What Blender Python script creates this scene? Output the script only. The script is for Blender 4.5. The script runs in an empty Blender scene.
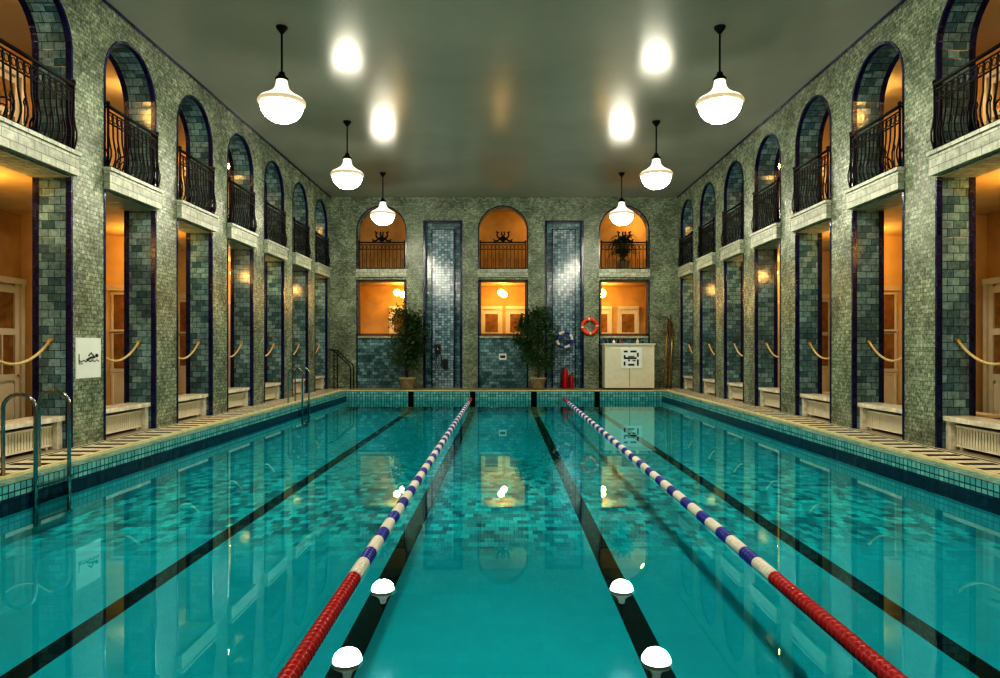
import bpy, math, random
from mathutils import Vector
random.seed(7)
sc=bpy.context.scene
sc.view_settings.view_transform='Standard'
try: sc.view_settings.look='High Contrast'
except Exception: sc.view_settings.look='None'
sc.view_settings.exposure=.82

# ---------------------------------------------------------------- materials
def newmat(name):
    m=bpy.data.materials.new(name); m.use_nodes=True
    nt=m.node_tree; b=nt.nodes['Principled BSDF']
    return m,nt,b
def plain(name,col,rough=.5,metal=0,noise=0,nscale=6,emit=None,es=0,bump=0,spec=.5):
    m,nt,b=newmat(name)
    b.inputs['Base Color'].default_value=(*col,1)
    b.inputs['Roughness'].default_value=rough
    b.inputs['Metallic'].default_value=metal
    b.inputs['Specular IOR Level'].default_value=spec
    if noise or bump:
        tc=nt.nodes.new('ShaderNodeTexCoord')
        n=nt.nodes.new('ShaderNodeTexNoise'); n.inputs['Scale'].default_value=nscale; n.inputs['Detail'].default_value=5
        nt.links.new(tc.outputs['Object'],n.inputs['Vector'])
        mr=nt.nodes.new('ShaderNodeMapRange'); mr.inputs[1].default_value=.3; mr.inputs[2].default_value=.7
        mr.inputs[3].default_value=1-noise; mr.inputs[4].default_value=1+noise
        nt.links.new(n.outputs['Fac'],mr.inputs[0])
        vm=nt.nodes.new('ShaderNodeVectorMath'); vm.operation='SCALE'; vm.inputs[0].default_value=col
        nt.links.new(mr.outputs[0],vm.inputs['Scale']); nt.links.new(vm.outputs[0],b.inputs['Base Color'])
        if bump:
            bp=nt.nodes.new('ShaderNodeBump'); bp.inputs['Strength'].default_value=bump; bp.inputs['Distance'].default_value=.01
            nt.links.new(n.outputs['Fac'],bp.inputs['Height']); nt.links.new(bp.outputs[0],b.inputs['Normal'])
    if emit:
        b.inputs['Emission Color'].default_value=(*emit,1); b.inputs['Emission Strength'].default_value=es
    return m
def tile(name,c1,c2,mortar,bw,bh,ms=.006,rough=.25,offset=.5,noise=.35,nscale=9,bump=.4,fine=40,spec=.5,big=0):
    m,nt,b=newmat(name)
    uv=nt.nodes.new('ShaderNodeUVMap')
    br=nt.nodes.new('ShaderNodeTexBrick'); br.offset=offset; br.squash=1
    br.inputs['Scale'].default_value=1; br.inputs['Brick Width'].default_value=bw; br.inputs['Row Height'].default_value=bh
    br.inputs['Mortar Size'].default_value=ms; br.inputs['Mortar Smooth'].default_value=.2
    br.inputs['Color1'].default_value=(*c1,1); br.inputs['Color2'].default_value=(*c2,1); br.inputs['Mortar'].default_value=(*mortar,1)
    nt.links.new(uv.outputs[0],br.inputs['Vector'])
    tc=nt.nodes.new('ShaderNodeTexCoord')
    n=nt.nodes.new('ShaderNodeTexNoise'); n.inputs['Scale'].default_value=nscale; n.inputs['Detail'].default_value=6; n.inputs['Roughness'].default_value=.7
    nt.links.new(tc.outputs['Object'],n.inputs['Vector'])
    mr=nt.nodes.new('ShaderNodeMapRange'); mr.inputs[1].default_value=.3; mr.inputs[2].default_value=.7
    mr.inputs[3].default_value=1-noise; mr.inputs[4].default_value=1+noise
    nt.links.new(n.outputs['Fac'],mr.inputs[0])
    vm=nt.nodes.new('ShaderNodeVectorMath'); vm.operation='SCALE'
    nt.links.new(br.outputs['Color'],vm.inputs[0]); nt.links.new(mr.outputs[0],vm.inputs['Scale'])
    last=vm.outputs[0]
    if big:
        n3=nt.nodes.new('ShaderNodeTexNoise'); n3.inputs['Scale'].default_value=1.3; n3.inputs['Detail'].default_value=3
        nt.links.new(tc.outputs['Object'],n3.inputs['Vector'])
        m3=nt.nodes.new('ShaderNodeMapRange'); m3.inputs[1].default_value=.35; m3.inputs[2].default_value=.65; m3.inputs[3].default_value=1-big; m3.inputs[4].default_value=1+big
        nt.links.new(n3.outputs['Fac'],m3.inputs[0])
        v3=nt.nodes.new('ShaderNodeVectorMath'); v3.operation='SCALE'; nt.links.new(last,v3.inputs[0]); nt.links.new(m3.outputs[0],v3.inputs['Scale']); last=v3.outputs[0]
    nt.links.new(last,b.inputs['Base Color'])
    b.inputs['Roughness'].default_value=rough; b.inputs['Specular IOR Level'].default_value=spec
    n2=nt.nodes.new('ShaderNodeTexNoise'); n2.inputs['Scale'].default_value=fine; n2.inputs['Detail'].default_value=3
    nt.links.new(tc.outputs['Object'],n2.inputs['Vector'])
    ad=nt.nodes.new('ShaderNodeMath'); ad.operation='MULTIPLY_ADD'; ad.inputs[1].default_value=-1.0
    nt.links.new(br.outputs['Fac'],ad.inputs[0]); nt.links.new(n2.outputs['Fac'],ad.inputs[2])
    bp=nt.nodes.new('ShaderNodeBump'); bp.inputs['Strength'].default_value=bump; bp.inputs['Distance'].default_value=.008
    nt.links.new(ad.outputs[0],bp.inputs['Height']); nt.links.new(bp.outputs[0],b.inputs['Normal'])
    return m

M_WALL=tile('green_glazed_wall_tile',(.15,.195,.135),(.32,.365,.27),(.10,.115,.075),.10,.07,.004,rough=.22,noise=.7,nscale=20,bump=.85,fine=55,big=.28)
M_REV=tile('blue_glazed_tile',(.045,.115,.145),(.21,.35,.38),(.015,.03,.04),.20,.13,.006,rough=.12,offset=.5,noise=.45,nscale=14,bump=.3,fine=14,big=.25)
M_PALE=tile('pale_glazed_tile',(.07,.14,.19),(.36,.48,.54),(.015,.03,.05),.12,.10,.007,rough=.10,offset=0,noise=.4,bump=.4,fine=12)
M_NAVY=tile('navy_edge_tile',(.003,.005,.035),(.012,.018,.11),(.005,.005,.02),.1,.1,.004,rough=.15,offset=0,noise=.2)
M_STONE=tile('balcony_stone',(.30,.33,.26),(.48,.50,.40),(.10,.11,.09),.32,.14,.006,rough=.45,noise=.4,bump=.3)
M_COPE=tile('coping_tile',(.08,.34,.36),(.24,.54,.52),(.01,.06,.08),.1,.1,.009,rough=.15,offset=0,noise=.25,bump=.3)
M_DARKT=tile('waterline_tile',(.002,.02,.055),(.008,.05,.10),(.0,.01,.02),.1,.1,.006,rough=.15,offset=0,noise=.2)
M_BLACKT=tile('black_lane_tile',(.001,.0015,.002),(.004,.006,.007),(.008,.016,.018),.1,.1,.004,rough=.5,offset=0,noise=.1,spec=.1)
M_CREAM=plain('cream_edge_strip',(.76,.66,.36),.35,noise=.15)
M_CEIL=plain('satin_ceiling_paint',(.35,.335,.285),.23,noise=.08,nscale=.5,bump=.18,spec=.38)
M_PLASTER=plain('ochre_plaster',(.60,.39,.15),.7,noise=.15,nscale=2)
M_PLC=plain('cream_plaster',(.70,.54,.28),.7,noise=.12,nscale=2)
M_GFLOOR=tile('gallery_floor_tile',(.26,.22,.14),(.36,.31,.2),(.1,.08,.06),.2,.2,.005,rough=.35,offset=0)
M_IRON=plain('wrought_iron',(.004,.004,.006),.55,0,noise=.2,spec=.25)
M_CHROME=plain('brushed_steel',(.30,.32,.32),.18,1,noise=.1)
M_WHITE=plain('white_paint',(.72,.68,.54),.4,noise=.04)
M_SIGNW=plain('white_sign_board',(.82,.84,.80),.4,noise=.02)
M_MARBLE=plain('bench_marble',(.74,.70,.58),.25,noise=.25,nscale=8)
M_BLACK=plain('black_plastic',(.01,.01,.012),.35,noise=.1)
M_WOOD=plain('brown_wood',(.16,.07,.02),.4,noise=.3,nscale=12)
M_ROPE=plain('barrier_rope',(.62,.47,.22),.8,noise=.3,nscale=60)
M_BRASS=plain('brass',(.6,.4,.12),.3,1,noise=.1)
M_RED=plain('red_plastic',(.42,.005,.01),.35,noise=.1)
M_BLUE=plain('blue_plastic',(.03,.04,.36),.35,noise=.1)
M_FWHITE=plain('white_float_plastic',(.80,.75,.68),.35,noise=.05)
M_ORANGE=plain('orange_lifebuoy',(.75,.07,.01),.45,noise=.1)
M_LEAF=plain('leaf_green',(.05,.11,.03),.35,noise=.7,nscale=3)
M_BARK=plain('bark',(.09,.06,.03),.8,noise=.4,nscale=20)
M_POT=plain('glazed_pot',(.34,.29,.17),.4,noise=.3)
M_SOIL=plain('soil',(.03,.02,.01),.9,noise=.4)
M_GLOW=plain('opal_glass_bowl_lit',(.9,.9,.85),.3,noise=.02,emit=(1,.93,.76),es=42)
M_GLOW2=plain('opal_glass_shade_lit',(.15,.15,.13),.3,noise=.02,emit=(1,.90,.68),es=.60)
M_GLOW3=plain('opal_glass_rim_lit',(.12,.12,.10),.3,noise=.02,emit=(1,.78,.45),es=.26)
M_WARM=plain('warm_globe_lit',(.9,.8,.6),.3,noise=.02,emit=(1,.57,.17),es=44)
M_PANE=plain('amber_pane',(.30,.16,.05),.15,noise=.3)

def deckmat():
    m,nt,b=newmat('striped_mosaic_deck')
    uv=nt.nodes.new('ShaderNodeUVMap'); sep=nt.nodes.new('ShaderNodeSeparateXYZ'); nt.links.new(uv.outputs[0],sep.inputs[0])
    def math_(op,a,bv=None,c=None):
        n=nt.nodes.new('ShaderNodeMath'); n.operation=op
        for i,v in enumerate((a,bv,c)):
            if v is None: continue
            if isinstance(v,(int,float)): n.inputs[i].default_value=v
            else: nt.links.new(v,n.inputs[i])
        return n.outputs[0]
    ax=math_('ABSOLUTE',sep.outputs['X'])
    st=math_('LESS_THAN',math_('FRACT',math_('MULTIPLY',sep.outputs['Y'],2.6)),.42)
    inx=math_('MULTIPLY',math_('GREATER_THAN',ax,6.27),math_('LESS_THAN',ax,6.80))
    st=math_('MULTIPLY',st,inx)
    l1=math_('COMPARE',ax,6.22,.02); l2=math_('COMPARE',ax,6.87,.025)
    f=math_('MAXIMUM',st,math_('MAXIMUM',l1,l2))
    br=nt.nodes.new('ShaderNodeTexBrick'); br.offset=0
    br.inputs['Scale'].default_value=1; br.inputs['Brick Width'].default_value=.1; br.inputs['Row Height'].default_value=.1; br.inputs['Mortar Size'].default_value=.004
    br.inputs['Color1'].default_value=(.68,.62,.46,1); br.inputs['Color2'].default_value=(.84,.78,.60,1); br.inputs['Mortar'].default_value=(.2,.18,.13,1)
    nt.links.new(uv.outputs[0],br.inputs['Vector'])
    mx=nt.nodes.new('ShaderNodeMix'); mx.data_type='RGBA'
    nt.links.new(f,mx.inputs[0]); nt.links.new(br.outputs['Color'],mx.inputs[6]); mx.inputs[7].default_value=(.004,.005,.007,1)
    nt.links.new(mx.outputs[2],b.inputs['Base Color']); b.inputs['Roughness'].default_value=.55; b.inputs['Specular IOR Level'].default_value=.15
    return m
M_DECK=deckmat()

def poolmat():
    m,nt,b=newmat('pool_floor_mosaic')
    uv=nt.nodes.new('ShaderNodeUVMap')
    br=nt.nodes.new('ShaderNodeTexBrick'); br.offset=.5
    br.inputs['Scale'].default_value=1; br.inputs['Brick Width'].default_value=.12; br.inputs['Row Height'].default_value=.17; br.inputs['Mortar Size'].default_value=.003
    br.inputs['Color1'].default_value=(.0,.20,.26,1); br.inputs['Color2'].default_value=(.10,1.0,1.0,1); br.inputs['Mortar'].default_value=(0,.3,.34,1)
    nt.links.new(uv.outputs[0],br.inputs['Vector'])
    sep=nt.nodes.new('ShaderNodeSeparateXYZ'); nt.links.new(uv.outputs[0],sep.inputs[0])
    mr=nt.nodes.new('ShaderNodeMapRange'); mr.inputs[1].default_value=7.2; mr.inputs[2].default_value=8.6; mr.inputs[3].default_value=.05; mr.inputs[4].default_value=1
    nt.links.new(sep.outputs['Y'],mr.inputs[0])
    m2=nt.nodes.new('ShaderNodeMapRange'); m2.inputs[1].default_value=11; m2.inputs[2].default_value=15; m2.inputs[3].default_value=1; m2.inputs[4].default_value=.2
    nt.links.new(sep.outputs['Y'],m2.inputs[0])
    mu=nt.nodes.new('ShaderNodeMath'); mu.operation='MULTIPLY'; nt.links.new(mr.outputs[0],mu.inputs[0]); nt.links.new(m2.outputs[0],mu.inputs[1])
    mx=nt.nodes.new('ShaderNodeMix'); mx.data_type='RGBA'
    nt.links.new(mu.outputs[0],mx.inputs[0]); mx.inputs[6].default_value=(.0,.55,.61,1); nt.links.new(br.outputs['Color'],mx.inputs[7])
    nt.links.new(mx.outputs[2],b.inputs['Base Color']); b.inputs['Roughness'].default_value=.5
    return m
M_POOL=poolmat()

def watermat():
    m=bpy.data.materials.new('pool_water'); m.use_nodes=True; nt=m.node_tree; nt.nodes.clear()
    out=nt.nodes.new('ShaderNodeOutputMaterial'); mix=nt.nodes.new('ShaderNodeMixShader')
    tr=nt.nodes.new('ShaderNodeBsdfTransparent'); tr.inputs[0].default_value=(.40,.96,1,1)
    gl=nt.nodes.new('ShaderNodeBsdfGlossy'); gl.inputs['Roughness'].default_value=.0; gl.inputs['Color'].default_value=(.60,.97,1,1)
    fr=nt.nodes.new('ShaderNodeFresnel'); fr.inputs['IOR'].default_value=1.5
    tc=nt.nodes.new('ShaderNodeTexCoord'); n=nt.nodes.new('ShaderNodeTexNoise'); n.inputs['Scale'].default_value=1.3; n.inputs['Detail'].default_value=1
    nt.links.new(tc.outputs['Object'],n.inputs['Vector'])
    bp=nt.nodes.new('ShaderNodeBump'); bp.inputs['Strength'].default_value=.005; bp.inputs['Distance'].default_value=.05
    nt.links.new(n.outputs['Fac'],bp.inputs['Height'])
    nt.links.new(bp.outputs[0],gl.inputs['Normal'])
    nt.links.new(fr.outputs[0],mix.inputs[0]); nt.links.new(tr.outputs[0],mix.inputs[1]); nt.links.new(gl.outputs[0],mix.inputs[2])
    nt.links.new(mix.outputs[0],out.inputs[0]); return m
M_WATER=watermat()

# ---------------------------------------------------------------- mesh builder
class MB:
    def __init__(s,mats): s.v=[];s.f=[];s.m=[];s.s=[];s.mats=mats
    def face(s,pts,m=0,sm=False):
        i=len(s.v); s.v+= [tuple(p) for p in pts]; s.f.append(list(range(i,i+len(pts)))); s.m.append(m); s.s.append(sm)
    def box(s,x0,x1,y0,y1,z0,z1,m=0):
        x0,x1=min(x0,x1),max(x0,x1)
        i=len(s.v); s.v+=[(x0,y0,z0),(x1,y0,z0),(x1,y1,z0),(x0,y1,z0),(x0,y0,z1),(x1,y0,z1),(x1,y1,z1),(x0,y1,z1)]
        for q in ((0,3,2,1),(4,5,6,7),(0,1,5,4),(1,2,6,5),(2,3,7,6),(3,0,4,7)):
            s.f.append([i+k for k in q]); s.m.append(m); s.s.append(False)
    def tube(s,path,r,n=6,m=0,closed=False,caps=True,twist=0):
        P=[Vector(p) for p in path]; N=len(P); rings=[]
        up=Vector((0,0,1)); prev=None
        for k in range(N):
            if closed: t=P[(k+1)%N]-P[k-1]
            else: t=P[min(k+1,N-1)]-P[max(k-1,0)]
            t.normalize()
            if prev is None:
                a=up if abs(t.z)<.9 else Vector((1,0,0)); a=(a-t*a.dot(t)).normalized()
            else:
                a=prev-t*prev.dot(t)
                if a.length<1e-5: a=Vector((1,0,0))
                a.normalize()
            prev=a; b=t.cross(a); rr=r[k] if isinstance(r,(list,tuple)) else r
            i=len(s.v)
            for j in range(n):
                an=2*math.pi*j/n+math.pi/n
                s.v.append(tuple(P[k]+a*math.cos(an)*rr+b*math.sin(an)*rr))
            rings.append(i)
        L=N if closed else N-1
        for k in range(L):
            A=rings[k];B=rings[(k+1)%N]
            for j in range(n):
                s.f.append([A+j,A+(j+1)%n,B+(j+1)%n,B+j]); s.m.append(m); s.s.append(n>4)
        if caps and not closed:
            s.f.append([rings[0]+j for j in range(n)][::-1]); s.m.append(m); s.s.append(False)
            s.f.append([rings[-1]+j for j in range(n)]); s.m.append(m); s.s.append(False)
    def lathe(s,prof,c=(0,0,0),n=24,m=0,sm=True,axis='z',mf=None):
        i0=len(s.v)
        for (r,z) in prof:
            for j in range(n):
                a=2*math.pi*j/n; u,w=r*math.cos(a),r*math.sin(a)
                p=(u,w,z) if axis=='z' else ((u,z,w) if axis=='y' else (z,u,w))
                s.v.append((c[0]+p[0],c[1]+p[1],c[2]+p[2]))
        for k in range(len(prof)-1):
            mm=mf(k) if mf else m
            for j in range(n):
                A=i0+k*n;B=A+n
                s.f.append([A+j,A+(j+1)%n,B+(j+1)%n,B+j]); s.m.append(mm); s.s.append(sm)
    def sphere(s,c,r,n=12,m=0,sz=1):
        K=max(6,n//2+1)
        s.lathe([(max(1e-4,r*math.sin(math.pi*k/K)),-r*sz*math.cos(math.pi*k/K)) for k in range(K+1)],c,n,m)
    def mesh(s,name,matfn=None):
        me=bpy.data.meshes.new(name); me.from_pydata(s.v,[],s.f)
        for m in s.mats: me.materials.append(m)
        me.polygons.foreach_set('material_index',s.m); me.polygons.foreach_set('use_smooth',s.s)
        me.update()
        uv=me.uv_layers.new(name='UVMap')
        for p in me.polygons:
            n=p.normal; ax,ay,az=abs(n.x),abs(n.y),abs(n.z)
            if matfn:
                r=matfn(n,p.center,p.material_index)
                p.material_index=r
            for li in p.loop_indices:
                c=me.vertices[me.loops[li].vertex_index].co
                if ax>=ay and ax>=az: q=(c.y,c.z)
                elif ay>=az: q=(c.x,c.z)
                else: q=(c.x,c.y)
                uv.data[li].uv=q
        return me
    def obj(s,name,matfn=None,loc=(0,0,0),rot=0,me=None):
        return inst(name,s.mesh(name,matfn),loc,rot)
def inst(name,me,loc=(0,0,0),rot=0,scale=1):
    o=bpy.data.objects.new(name,me); sc.collection.objects.link(o); o.location=loc; o.rotation_euler=(0,0,rot); o.scale=(scale,)*3
    return o

# ---------------------------------------------------------------- dimensions
WX=6.94; TH=.60; D=27.0; H=7.64; PW=.84; PITCH=2.61
BAYS=[12.58+PITCH*k for k in range(-5,6)]
YB=BAYS[0]-PW-.47; ZS=4.33; ZT=4.74; SPR=6.36
PX=5.8; PY0=.3; PY1=24.8; WZ=-.28; FZ=-.70; OUT=9.9; YR=30.0
NA=20
# side walls
for sd,nm in ((-1,'left'),(1,'right')):
    w=MB([M_WALL,M_REV,M_STONE,M_PLC]); xa=sd*WX; xb=sd*(WX+TH)
    y=YB
    for yc in BAYS:
        w.box(xa,xb,y,yc-PW,0,H); y=yc+PW
        w.box(xa,xb,yc-PW,yc+PW,ZS,ZT)
        pts=[(yc-PW*math.cos(math.pi*i/NA),SPR+PW*math.sin(math.pi*i/NA)) for i in range(NA+1)]
        for (y0,z0),(y1,z1) in zip(pts,pts[1:]):
            for X in (xa,xb): w.face([(X,y0,z0),(X,y1,z1),(X,y1,H),(X,y0,H)])
            w.face([(xa,y0,z0),(xa,y1,z1),(xb,y1,z1),(xb,y0,z0)],1,True)
    w.box(xa,xb,y,D,0,H)
    def mf(n,c,m,xb=xb):
        if m==1: return 1
        if abs(c.x-xb)<.01: return 3
        if abs(n.x)>.9: return 0
        if n.z<-.9 and abs(c.z-ZS)<.05: return 2
        return 1
    w.obj('wall_'+nm,mf)
    t=MB([M_NAVY])
    def ribbon(line,outs):
        for (p,o),(q,o2) in zip(zip(line,outs),list(zip(line,outs))[1:]):
            def P(pt,ou,off,X): return (sd*X,pt[0]+ou[0]*off,pt[1]+ou[1]*off)
            xf=WX-.012
            t.face([P(p,o,.040,xf),P(q,o2,.040,xf),P(q,o2,-.008,xf),P(p,o,-.008,xf)])
            t.face([P(p,o,-.008,xf),P(q,o2,-.008,xf),P(q,o2,-.008,WX+.075),P(p,o,-.008,WX+.075)])
            t.face([P(p,o,-.008,WX+.075),P(q,o2,-.008,WX+.075),P(q,o2,.0,WX+.075),P(p,o,.0,WX+.075)])
            t.face([P(p,o,.040,xf),P(q,o2,.040,xf),P(q,o2,.040,WX),P(p,o,.040,WX)])
            t.face([P(p,o,-.008,WX+TH-.09),P(q,o2,-.008,WX+TH-.09),P(q,o2,-.008,WX+TH+.01),P(p,o,-.008,WX+TH+.01)])
            t.face([P(p,o,-.008,WX+TH-.09),P(q,o2,-.008,WX+TH-.09),P(q,o2,0,WX+TH-.09),P(p,o,0,WX+TH-.09)])
    for yc in BAYS:
        for k in (-1,1): ribbon([(yc+k*PW,0),(yc+k*PW,ZS)],[(k,0),(k,0)])
        line=[(yc-PW,ZT)];o=[(-1,0)]
        for i in range(NA+1):
            a=math.pi*i/NA; line.append((yc-PW*math.cos(a),SPR+PW*math.sin(a))); o.append((-math.cos(a),math.sin(a)))
        line.append((yc+PW,ZT)); o.append((1,0)); ribbon(line,o)
    t.box(sd*(WX-.03),sd*WX,YB,D,H-.05,H)
    t.obj('trim_1' if sd<0 else 'trim_2')
    g=MB([M_PLASTER,M_PLC]); g.box(sd*OUT,sd*(OUT+.2),YB-.2,YR,0,H,0)
    g.obj('wall_%s_outer'%nm)
    g=MB([M_PLC,M_GFLOOR]); g.box(sd*(WX+TH),sd*OUT,YB,YR,ZS,ZT,0)
    g.obj('ceiling_gallery_'+nm,lambda n,c,m:1 if n.z>.5 else 0)

# balcony ledge mesh (local: y out = -)
b=MB([M_STONE]); b.box(-.88,.88,-.11,0,ZS+.03,ZT); b.box(-.90,.90,-.14,0,ZT-.06,ZT+.0)
ledge=b.mesh('balcony_ledge')
def railing(w,crest=False):
    r=MB([M_IRON]); yb=-.05
    prof=[(0,0.03),(-.03,.10),(-.055,.20),(-.055,.30),(-.03,.42),(-.01,.55),(0,.98)]
    n=13
    for i in range(n):
        x=-w/2+w*i/(n-1)
        r.tube([(x,yb+p,z) for p,z in prof],.014,4)
        if i<n-1:
            xm=x+w/(n-1)/2; q=w/(n-1)*.36
            r.tube([(xm+q*math.cos(a*math.pi/4),yb,.885+q*1.2*math.sin(a*math.pi/4)) for a in range(8)],.009,4,closed=True)
            if i%2: r.tube([(xm,yb-.05,.06),(xm,yb-.06,.30),(xm-.02,yb-.05,.36),(xm,yb-.05,.42),(xm+.02,yb-.05,.36),(xm,yb-.06,.31)],.009,4)
    for z,p,rr in ((.03,0,.022),(.79,-.0,.014),(.98,-.0,.014),(1.07,-.0,.028)):
        r.tube([(-w/2-.02,yb+p,z),(w/2+.02,yb+p,z)],rr,6)
    for s in (-1,1):
        for x0 in (-w/2*s,):
            r.tube([(x0,yb,.03),(x0,yb,1.06)],.022,6)
            r.sphere((x0,yb,1.12),.038,8)
    if crest:
        for s in (-1,1):
            r.tube([(0,yb,1.10),(s*.10,yb,1.20),(s*.20,yb,1.28),(s*.24,yb,1.38),(s*.19,yb,1.46),(s*.28,yb,1.50)],.035,6)
            r.tube([(s*.02,yb,1.30),(s*.12,yb,1.22),(s*.22,yb,1.14),(s*.34,yb,1.12),(s*.36,yb,1.20)],.035,6)
            r.tube([(s*.02,yb,1.30),(s*.06,yb,1.42),(s*.04,yb,1.50)],.03,6)
        r.sphere((0,yb,1.24),.08,8); r.tube([(0,yb,1.06),(0,yb,1.34)],.02,6)
    for s in (-1,1):
        r.tube([(s*w/2,yb,1.06),(s*w/2,.02,1.06)],.02,6); r.tube([(s*w/2,yb,.03),(s*w/2,.02,.03)],.015,6)
    return r.mesh('balcony_railing')
RAIL=railing(1.66)

b=MB([M_ROPE,M_BRASS])
pts=[(-.80+1.6*i/16,0,1.72-.36*(1-((i/8)-1)**2)) for i in range(17)]
b.tube(pts,.022,8)
for s in (-1,1): b.tube([(s*.832,0,1.72),(s*.79,0,1.72)],.035,8,1); b.sphere((s*.78,0,1.70),.035,8,1)
ROPE=b.mesh('rope_barrier')
b=MB([M_MARBLE,M_WHITE,M_BLACK])
b.box(-.83,.83,-.22,.22,.44,.52,0)
for s in (-1,1): b.box(s*.76-.06,s*.76+.06,-.18,.18,0,.44,0)
b.box(-.70,.70,.1,.14,0,.44,2)
for i in range(22):
    x=-.66+1.32*i/21; b.box(x-.02,x+.02,-.10,.06,.07,.36,1)
b.box(-.69,.69,-.11,.07,.05,.08,1); b.box(-.69,.69,-.11,.07,.35,.38,1)
for s in(-.6,.6): b.box(s-.03,s+.03,-.08,.04,0,.06,1)
BENCH=b.mesh('radiator_bench')
for yc in BAYS:
    for sd in (-1,1):
        rot=-math.pi/2 if sd>0 else math.pi/2
        inst('balcony_ledge',ledge,(sd*WX,yc,0),rot)
        inst('balcony_railing',RAIL,(sd*WX,yc,ZT),rot)
        inst('rope_barrier',ROPE,(sd*(WX+.3),yc,0),rot)
        inst('radiator_bench',BENCH,(sd*(WX+.30),yc,0),rot)

# ceiling
c=MB([M_CEIL]); c.box(-OUT-.2,OUT+.2,YB-.2,YR+.2,H,H+.2); c.obj('ceiling')
c=MB([M_WALL]); c.box(-OUT-.2,OUT+.2,YB-.2,YB,0,H); c.obj('wall_back')
c=MB([M_PLASTER]); c.box(-OUT-.2,OUT+.2,YR,YR+.2,0,H); c.obj('wall_far_outer')

# floor
f=MB([M_DECK,M_GFLOOR,M_CREAM])
CX=6.14
for s in (-1,1):
    f.box(s*CX,s*WX,YB,D,-.2,0,0); f.box(s*WX,s*OUT,YB,YR,-.2,0,1)
f.box(-CX,CX,PY1+.44,D,-.2,0,1); f.box(-CX,CX,YB,PY0-.44,-.2,0,1); f.box(-WX,WX,D,YR,-.2,0,1)
f.obj('floor')
# pool basin
p=MB([M_COPE,M_POOL,M_DARKT,M_BLACKT,M_CREAM])
for s in (-1,1):
    p.box(s*PX,s*CX,PY0-.44,PY1+.44,-.16,0.0,0)
    p.box(s*PX,s*CX,PY0-.44,PY1+.44,-.36,-.16,2)
    p.box(s*PX,s*CX,PY0-.44,PY1+.44,-.9,-.36,1)
    p.box(s*(CX-.05),s*(CX+.03),PY0-.44,PY1+.44,-.05,.03,4)
for a,bb in ((PY0-.44,PY0),(PY1,PY1+.44)):
    p.box(-PX,PX,a,bb,-.9,0,0)
p.box(-PX,PX,PY0,PY1,-.9,FZ,1)
p.box(-CX,CX,PY1+.40,PY1+.48,-.05,.02,4)
for x in (-3.42,-1.15,1.10,3.42):
    p.box(x-.10,x+.10,PY0+1.0,PY1-.3,FZ,FZ+.004,3)
    p.box(x-.10,x+.10,PY1-.006,PY1,FZ,-.0,3)
    p.box(x-.35,x+.35,PY1-.5,PY1-.3,FZ,FZ+.005,3)
p.obj('swimming_pool')
w=MB([M_WATER]); w.face([(-PX,PY0,WZ),(PX,PY0,WZ),(PX,PY1,WZ),(-PX,PY1,WZ)]); w.obj('pool_water')

# ---------------------------------------------------------------- far wall
fw=MB([M_WALL,M_REV,M_PALE,M_NAVY,M_STONE,M_WOOD]); y0,y1=D,D+.5
WIN=[(-5.86,-3.94),(-1.0,.92),(3.84,5.78)]; NICHE=[(-3.14,-1.76),(1.72,3.10)]
xs=-WX-TH
def strip(a,b_): fw.box(a,b_,y0,y1,0,H)
for (a,b_) in sorted(WIN+NICHE):
    strip(xs,a); xs=b_
    if (a,b_) in WIN:
        R=(b_-a)/2; xc=(a+b_)/2; spr=7.26-R
        fw.box(a,b_,y0,y1,ZS,4.76)
        fw.box(a,b_,y0+.10,y1,0,2.04,1)
        fw.box(a,b_,y0+.02,y1,2.0,2.08,4)
        pts=[(xc-R*math.cos(math.pi*i/NA),spr+R*math.sin(math.pi*i/NA)) for i in range(NA+1)]
        for (p0,z0),(p1,z1) in zip(pts,pts[1:]):
            for Y in (y0,y1): fw.face([(p0,Y,z0),(p1,Y,z1),(p1,Y,H),(p0,Y,H)])
            fw.face([(p0,y0,z0),(p1,y0,z1),(p1,y1,z1),(p0,y1,z0)],1,True)
            o=[(xc+(q-xc)*1.045,spr+(zz-spr)*1.045) for q,zz in ((p0,z0),(p1,z1))]
            fw.face([(p0,y0-.012,z0),(p1,y0-.012,z1),(o[1][0],y0-.012,o[1][1]),(o[0][0],y0-.012,o[0][1])],3)
        for e,k in ((a,-1),(b_,1)):
            fw.box(min(e,e+k*.045),max(e,e+k*.045),y0-.012,y0,4.76,spr,3)
            fw.box(min(e,e+k*.045),max(e,e+k*.045),y0-.012,y0,0,ZS,3)
        fw.box(a-.05,b_+.05,y0-.08,y0,ZS+.1,4.76,4)
        fw.box(a,a+.08,y0+.12,y0+.22,2.08,ZS,5); fw.box(b_-.08,b_,y0+.12,y0+.22,2.08,ZS,5)
        fw.box(a,b_,y0+.12,y0+.22,2.08,2.18,5); fw.box(a,b_,y0+.12,y0+.22,ZS-.10,ZS,5)
    else:
        fw.box(a,b_,y0,y1,6.62,H); fw.box(a,b_,y0+.28,y1,0,6.62,1)
        fw.box(a+.26,b_-.26,y0+.16,y0+.28,.0,6.35,2)
        for q in (a+.22,b_-.26): fw.box(q,q+.04,y0+.14,y0+.28,0,6.39,3)
        fw.box(a+.22,b_-.22,y0+.14,y0+.28,6.35,6.39,3)
        for q in (a-.09,b_): fw.box(q,q+.09,y0-.02,y0,0,6.70,3)
        fw.box(a,b_,y0-.02,y0,6.62,6.70,3)
strip(xs,WX+TH)
def mf(n,c,m):
    if m==0 and abs(n.x)>.9 and abs(c.x)<WX: return 1
    return m
fw.obj('wall_far',mf)
c=MB([M_PLASTER,M_GFLOOR]); c.box(-WX-TH,WX+TH,D+.5,YR,ZS,ZT); c.obj('ceiling_lobby',lambda n,c,m:1 if n.z>.5 else 0)
FR=railing(1.82,True)
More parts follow.
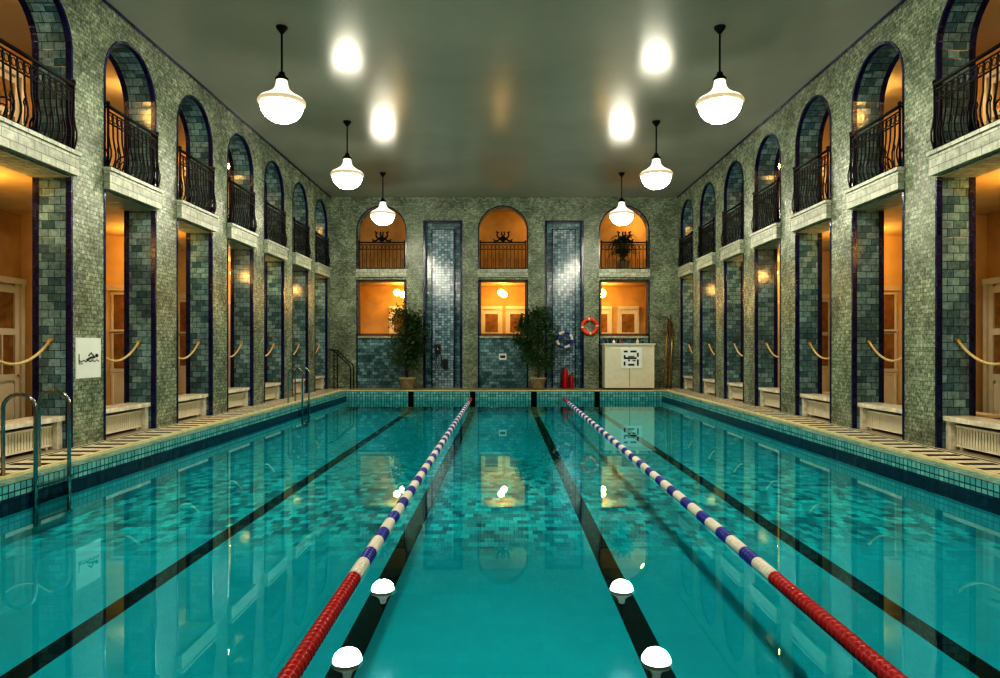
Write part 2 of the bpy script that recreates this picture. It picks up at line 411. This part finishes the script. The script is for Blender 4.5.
for a,b_ in WIN: inst('balcony_railing',FR,((a+b_)/2,D+.10,4.76),0)

# ---------------------------------------------------------------- doors / cabins
def door_mesh(w,h,pane=True):
    d=MB([M_WHITE,M_PANE,M_BRASS]); 
    for s in (-1,1): d.box(s*w/2-.05,s*w/2+.05,-.14,0,0,h)
    d.box(-w/2-.05,w/2+.05,-.16,0,h-.12,h); d.box(-w/2,w/2,-.05,0,0,h-.12)
    for s in (-1,1): d.box(s*(w/2-.12)-.06,s*(w/2-.12)+.06,-.10,-.05,0,h-.12)
    for z in (.0,.95,h*.62,h-.3): d.box(-w/2+.06,w/2-.06,-.10,-.05,z,z+.13)
    d.box(-w/2+.18,w/2-.18,-.065,-.05,1.08,h*.62,1)
    d.box(-w/2+.18,w/2-.18,-.065,-.05,h*.62+.13,h-.3,1)
    d.box(-.02,.02,-.09,-.05,1.08,h*.62)
    d.box(-w/2+.18,w/2-.18,-.08,-.05,.2,.88)
    d.box(-w/2+.24,w/2-.24,-.09,-.07,.27,.81)
    d.sphere((w/2-.13,-.14,1.05),.03,8,2)
    return d.mesh('cabin_door')
DM=door_mesh(1.02,3.0); dn=0
for sd in (-1,1):
    for yc in BAYS[1:]:
        for dy in (-.62,.62):
            rot=-math.pi/2 if sd>0 else math.pi/2
            dn+=1; inst('door_%d'%dn,DM,(sd*OUT,yc+dy,0),rot)
            if dy>0: dn+=1; inst('door_%d'%dn,DM,(sd*OUT,yc+dy,ZT),rot).scale=(1,1,.8)
for x in (-4.6,-.55,.55,4.3,5.5):
    dn+=1; inst('door_%d'%dn,DM,(x,YR,0),0).scale=(.85,1,1.15)
for sd,nm in ((-1,'left'),(1,'right')):
    k=0
    for yc in BAYS[3:]:
        k+=1; q=MB([M_PLC,M_WHITE,M_PANE]); yy=yc+PITCH/2
        q.box(sd*8.75,sd*OUT,yy-.05,yy+.05,0,ZS,0)
        q.box(sd*8.65,sd*8.75,yy-.10,yy+.10,0,3.1,1); q.box(sd*8.65,sd*(OUT-.25),yy-.10,yy-.05,3.0,3.12,1)
        for z0,z1,mm in ((.15,.95,1),(1.1,1.95,2),(2.05,2.9,2)):
            q.box(sd*8.82,sd*9.5,yy-.07,yy-.05,z0,z1,mm)
            for xx in (8.78,9.14,9.5): q.box(sd*xx,sd*(xx+.05),yy-.085,yy-.05,z0,z1,1)
            q.box(sd*8.75,sd*9.58,yy-.085,yy-.05,z0-.08,z0,1); q.box(sd*8.75,sd*9.58,yy-.085,yy-.05,z1,z1+.05,1)
        q.obj('wall_partition_%s_%d'%(nm,k))

# ---------------------------------------------------------------- lamps
b=MB([M_GLOW,M_IRON,M_GLOW2,M_GLOW3])
b.lathe([(.10,.42),(.11,.34),(.13,.26),(.18,.19),(.28,.12),(.39,.06),(.435,.01)],n=32,m=2)
b.lathe([(.435,.01),(.44,-.02),(.425,-.05),(.385,-.065)],n=32,m=3)
b.lathe([(.385,-.065),(.385,-.12),(.35,-.21),(.28,-.30),(.18,-.36),(.08,-.385),(.001,-.39)],n=32,m=0)
b.lathe([(.001,.56),(.05,.55),(.07,.48),(.12,.44),(.12,.40),(.10,.40)],n=16,m=1)
b.tube([(0,0,.5),(0,0,1.36)],.018,8,1)
b.lathe([(.03,1.28),(.06,1.32),(.10,1.37),(.11,1.405)],n=16,m=1)
LAMP=b.mesh('pendant_lamp')
for y in (2.1,7.4,12.7,18.0,23.3):
    for x in (-4.18,4.06): inst('pendant_lamp',LAMP,(x,y,H-1.405),0)
b=MB([M_WARM,M_BRASS]); b.sphere((0,0,-.42),.13,14,0); b.tube([(0,0,-.3),(0,0,0)],.015,6,1); b.lathe([(.05,-.31),(.07,-.29),(.03,-.26)],n=12,m=1)
GL=b.mesh('globe_lamp')
for yc in BAYS[::2]:
    for sd in (-1,1):
        inst('globe_lamp',GL,(sd*8.3,yc+.4,ZS)); inst('globe_lamp',GL,(sd*8.6,yc+.4,H))
for x in (-4.45,-.12,4.1):
    inst('globe_lamp',GL,(x,28.1,ZS)); inst('globe_lamp',GL,(x+.12,28.9,ZS-.02)); inst('globe_lamp',GL,(x+1.9,28.9,H))

# ---------------------------------------------------------------- lane ropes
def lane(x):
    r=MB([M_RED,M_BLUE,M_FWHITE,M_CHROME]); n=12; y=PY0; prof=[];mats=[]
    st=.062; k=0
    while y<PY1-.12:
        if y<5.5 or y>23.3: mt=0
        else: mt=1+int((y-5.5)/.34+1)%2
        for (rr,dy) in ((.022,0),(.056,.012),(.060,.03),(.05,.05)): prof.append((rr,y+dy)); mats.append(mt)
        y+=st
    r.lathe(prof,(x,0,WZ+.012),n,axis='y',mf=lambda k:mats[k])
    r.tube([(x,PY1-.2,WZ+.012),(x,PY1,WZ+.03)],.012,6,3)
    r.tube([(x,PY0+.1,WZ+.012),(x,PY0,WZ+.03)],.012,6,3)
    r.obj('lane_rope')
lane(-1.22); lane(2.20)

# ---------------------------------------------------------------- pool ladder
b=MB([M_CHROME])
for yy in (-.32,.32):
    pts=[(-.38,yy,0.0),(-.38,yy,.86)]
    for i in range(1,9):
        a=math.pi*i/9; pts.append((-.18-.20*math.cos(a),yy,.86+.17*math.sin(a)))
    pts+=[(.02,yy,.86),(.02,yy,-.6)]
    b.tube(pts,.024,10)
    b.lathe([(.05,0),(.05,.02),(.025,.03)],(-.38,yy,0),12)
for z in (-.10,-.33,-.55): b.box(-.01,.07,-.32,.32,z-.015,z+.015)
LAD=b.mesh('pool_ladder')
inst('pool_ladder',LAD,(-5.78,8.62,0)); inst('pool_ladder',LAD,(-5.78,19.6,0))

# ---------------------------------------------------------------- signs
b=MB([M_SIGNW,M_BLACK]); X=-WX+.0
b.box(X,X+.012,10.93,11.60,1.10,1.77,0)
def sq(pts,r=.010): b.tube([(X+.014,y,z) for y,z in pts],r,4,1)
b.sphere((X+.016,11.47,1.475),.03,8,1)
sq([(11.42,1.45),(11.30,1.44),(11.20,1.40)],.018); sq([(11.40,1.46),(11.32,1.52),(11.25,1.47)],.012)
sq([(11.0,1.40),(11.06,1.37),(11.12,1.40),(11.18,1.37),(11.24,1.40),(11.30,1.37),(11.36,1.40),(11.42,1.37),(11.48,1.40),(11.54,1.37)],.008)
sq([(11.0,1.50),(11.0,1.34)],.008); sq([(11.0,1.34),(11.1,1.34)],.008)
b.obj('wall_sign')

# ---------------------------------------------------------------- reception cabinet
b=MB([M_WHITE,M_SIGNW,M_BLACK,M_CHROME])
b.box(3.88,5.78,25.95,26.7,.06,1.72,0); b.box(3.84,5.82,25.90,26.75,1.72,1.78,0); b.box(3.93,5.73,26.0,26.65,0,.06,2)
b.box(4.83-.007,4.83+.007,25.945,25.95,.12,1.68,2)
b.obj('service_cabinet')
b=MB([M_SIGNW,M_BLACK]); yy=25.945
b.box(4.5,5.3,yy-.015,yy,.82,1.62,0)
blk=[(0,3,6,1),(0,0,1,2),(2,0,3,1),(6,0,1,3),(6,4,1,2),(0,6,2,1),(3,6,3,1),(0,3,1,2),(2,2,1,1),(2,4,3,.6),(4,2,1.6,.7)]
for (i,j,w_,h_) in blk:
    s=.085; b.box(4.6+i*s,4.6+(i+w_)*s-.02,yy-.02,yy-.015,.92+j*s,.92+(j+h_)*s-.015,1)
b.obj('notice_board_sign')
b=MB([M_BLACK,M_CHROME,M_RED,M_FWHITE])
for i,(x,h,m) in enumerate(((3.98,.16,0),(4.12,.22,0),(4.28,.14,3),(4.45,.20,0),(4.62,.12,2),(5.2,.18,3),(5.4,.12,0))):
    b.lathe([(.001,0),(.05,0),(.055,h*.6),(.02,h*.8),(.025,h),(.001,h)],(x,26.3,1.78),12,m)
b.obj('bottles')

# ---------------------------------------------------------------- potted trees
def tree(hh,rad,seed,nl=3800,z0=.45):
    rnd=random.Random(seed); t=MB([M_LEAF,M_BARK,M_POT,M_SOIL])
    t.lathe([(.001,0),(.20,0),(.23,.03),(.29,.38),(.32,.40),(.32,.46),(.28,.46),(.27,.42)],n=20,m=2)
    t.lathe([(.27,.42),(.001,.43)],n=20,m=3)
    cl=[]
    t.tube([(0,0,.4),(.03,.02,.9),(-.02,0,1.5),(.02,0,hh*.75)],[.04,.035,.03,.015],6,1)
    for i in range(34):
        a=rnd.random()*6.28; q=i/33; zz=1.0+(hh-1.2)*q; f=math.sin(math.pi*(.22+.60*q))
        r=rad*f*rnd.uniform(.35,.95); c=(r*math.cos(a),r*math.sin(a)*.5,zz); cl.append(c)
        t.tube([(0,0,max(.6,zz-.5)),(c[0]*.6,c[1]*.6,zz-.15),c],[.014,.01,.005],4,1)
    for i in range(nl):
        c=rnd.choice(cl); p=Vector((c[0]+rnd.gauss(0,.13),c[1]*.9+rnd.gauss(0,.10),c[2]+rnd.gauss(0,.15)))
        d=Vector((rnd.uniform(-1,1),rnd.uniform(-1,1),rnd.uniform(-1,.3))).normalized()
        s=d.cross(Vector((rnd.random(),rnd.random(),1))).normalized(); L=rnd.uniform(.09,.15); W=L*.26
        t.face([p,p+d*L*.5+s*W,p+d*L,p+d*L*.5-s*W],0)
    return t
tree(3.2,.86,1).obj('potted_ficus_tree',loc=(-3.74,26.1,0))
tree(3.2,.82,2).obj('potted_ficus_tree',loc=(1.32,26.1,0))
def fern(seed):
    rnd=random.Random(seed); t=MB([M_LEAF,M_POT,M_SOIL])
    t.lathe([(.001,0),(.11,0),(.15,.24),(.17,.25),(.14,.25),(.001,.23)],n=16,m=1)
    for i in range(44):
        a=rnd.random()*6.28; L=rnd.uniform(.25,.42); up=rnd.uniform(.5,1.3); pts=[]
        for k in range(8):
            q=k/7; pts.append(Vector((math.cos(a)*L*q,math.sin(a)*L*q,.24+up*q*(1.15-q)*1.4)))
        for k in range(1,8):
            d=(pts[k]-pts[k-1]).normalized(); s=d.cross(Vector((0,0,1))).normalized(); w=.1*(1-k/9)
            for ss in (-1,1):
                t.face([pts[k-1],pts[k-1]+d*.03+s*ss*w,pts[k-1]+d*.06+s*ss*w*.8,pts[k-1]+d*.04])
        t.tube(pts,.004,3)
    return t.mesh('potted_fern')
F=fern(3)
inst('potted_fern',F,(4.98,28.3,ZT),0,1.9); inst('potted_fern',F,(-8.4,25.7,ZT),.5,1.8); inst('potted_fern',F,(8.2,20.4,ZT),1,1.2); inst('potted_fern',F,(-8.2,16.4,ZT),1,1.2)

# ---------------------------------------------------------------- cafe furniture
def chair():
    c=MB([M_IRON,M_WOOD])
    c.lathe([(.001,.43),(.2,.43),(.215,.445),(.2,.46),(.001,.46)],n=18,m=1)
    for sx in (-1,1):
        c.tube([(sx*.14,-.14,.44),(sx*.19,-.2,0)],.016,6); c.tube([(sx*.15,.15,.44),(sx*.19,.22,0)],.016,6)
    pts=[(-.17,.17,.44),(-.19,.21,.70)]+[(-.19*math.cos(a*math.pi/8),.24,.72+.22*math.sin(a*math.pi/8)) for a in range(9)]+[(.19,.21,.70),(.17,.17,.44)]
    c.tube(pts,.016,6); pts=[(-.08,.18,.45),(-.1,.22,.7)]+[(-.1*math.cos(a*math.pi/6),.235,.70+.13*math.sin(a*math.pi/6)) for a in range(7)]+[(.1,.22,.7),(.08,.18,.45)]
    c.tube(pts,.012,6)
    c.tube([(.15*math.cos(a*math.pi/6),.15*math.sin(a*math.pi/6),.24) for a in range(12)],.01,5,closed=True)
    return c.mesh('cafe_chair')
CH=chair()
t=MB([M_WOOD,M_IRON]); t.lathe([(.001,.70),(.34,.70),(.35,.72),(.34,.74),(.001,.74)],n=24,m=0); t.tube([(0,0,.02),(0,0,.70)],.025,8,1)
for k in range(4):
    a=k*math.pi/2+.4; t.tube([(0,0,.12),(.16*math.cos(a),.16*math.sin(a),.07),(.3*math.cos(a),.3*math.sin(a),.012)],.016,6,1)
TB=t.mesh('cafe_table')
for yc in (BAYS[3],BAYS[4],BAYS[5],BAYS[6],BAYS[8]):
    for sd in (-1,1):
        inst('cafe_table',TB,(sd*8.15,yc+.1,ZT)); inst('cafe_chair',CH,(sd*8.15,yc+.75,ZT),0); inst('cafe_chair',CH,(sd*8.1,yc-.55,ZT),math.pi)
b=MB([M_WHITE,M_WOOD]); b.box(-.5,.5,-.17,.17,.42,.46)
for sx in (-1,1):
    for sy in (-1,1): b.box(sx*.44-.025,sx*.44+.025,sy*.13-.025,sy*.13+.025,0,.42)
    b.box(sx*.44-.015,sx*.44+.015,-.13,.13,.12,.16)
b.box(-.44,.44,-.015,.015,.12,.16)
SB=b.mesh('wooden_bench')
for y in (11.9,17.1): 
    inst('wooden_bench',SB,(8.3,y,0),math.pi/2); inst('wooden_bench',SB,(-8.3,y+1,0),math.pi/2)

# ---------------------------------------------------------------- safety gear
def torus(b,c,R,r,mf,n=32):
    for q in range(n):
        a0=2*math.pi*q/n;a1=2*math.pi*(q+1)/n
        P=[(c[0]+R*math.cos(a),c[1],c[2]+R*math.sin(a)) for a in (a0,a1)]
        b.tube(P,r,10,mf(q),caps=False)
b=MB([M_ORANGE,M_FWHITE,M_IRON]); torus(b,(3.42,26.92,2.46),.29,.075,lambda q:1 if q%8==0 else 0); b.box(3.40,3.44,26.93,27,2.7,2.86,2); b.obj('lifebuoy')
b=MB([M_BLUE,M_FWHITE,M_IRON])
torus(b,(2.41,26.9,1.93),.30,.055,lambda q:1 if q%8<4 else 0)
torus(b,(2.41,26.93,1.86),.22,.02,lambda q:0)
b.box(2.38,2.44,26.88,27.16,2.2,2.3,2); b.obj('coiled_lane_line')
b=MB([M_RED,M_BLACK,M_CHROME])
b.lathe([(.001,0),(.085,0),(.09,.03),(.09,.46),(.07,.53),(.03,.57),(.03,.6),(.001,.6)],n=20); b.tube([(0,0,.6),(0,-.02,.66),(.12,-.03,.68)],.02,6,1)
b.tube([(0,-.03,.62),(-.12,-.05,.55),(-.13,-.06,.3),(-.1,-.07,.12)],.016,6,1)
EX=b.mesh('fire_extinguisher'); o=inst('fire_extinguisher',EX,(2.42,26.75,0),0,1.35); inst('fire_extinguisher',EX,(2.68,26.8,0),0,.9)
b=MB([M_BLACK,M_CHROME])
b.box(-2.78,-2.55,27.02,27.16,1.35,1.75); b.tube([(-2.7,27.05,1.35),(-2.72,27.0,1.0),(-2.6,27.0,.75),(-2.5,27.0,1.0),(-2.52,27.05,1.3)],.02,6,0)
b.box(-2.45,-2.25,27.08,27.16,.75,1.15); b.lathe([(.06,-.02),(.07,0),(.001,.01)],(-2.66,27.0,1.6),12,1,axis='y'); b.obj('wall_telephone')
b=MB([M_SIGNW,M_BLACK]); b.box(-.20,.10,27.085,27.10,1.12,1.38,0); b.box(-.15,.05,27.08,27.085,1.20,1.30,1); b.obj('depth_sign')
b=MB([M_WOOD,M_CHROME,M_BRASS])
for i,(x,h,l) in enumerate(((6.45,2.75,.1),(6.6,2.9,.05),(6.72,2.6,.0))):
    b.tube([(x-.15,26.65,0),(x+l,26.93,h)],.028,6,2 if i!=1 else 0)
b.tube([(6.35+.2*math.cos(a*.5),26.8,2.65+.2*math.sin(a*.5)) for a in range(8)],.02,6,1)
b.box(6.35,6.8,26.9,27.0,2.2,2.26,0)
b.obj('pool_cleaning_poles')
b=MB([M_IRON])
for dy in (0,.55):
    b.tube([(-6.88,26.2+dy*.8,1.55),(-6.6,26.2+dy,1.5),(-6.2,26.2+dy,1.1),(-6.0,26.2+dy,.95),(-5.96,26.2+dy,.8),(-5.96,26.2+dy,0)],.024,8)
    b.tube([(-6.6,26.2+dy,0),(-6.6,26.2+dy,1.5)],.02,8)
b.obj('handrail')

# world & camera
wd=bpy.data.worlds.new('World'); sc.world=wd; wd.use_nodes=True
wd.node_tree.nodes['Background'].inputs[0].default_value=(.02,.02,.025,1)
cam=bpy.data.cameras.new('Camera'); co=bpy.data.objects.new('Camera',cam); sc.collection.objects.link(co)
co.location=(0,0,1.6); co.rotation_euler=(math.pi/2,0,0); cam.sensor_width=36; cam.lens=24.3; cam.shift_x=-.004; cam.shift_y=.009
cam.clip_start=.05; cam.clip_end=200; sc.camera=co
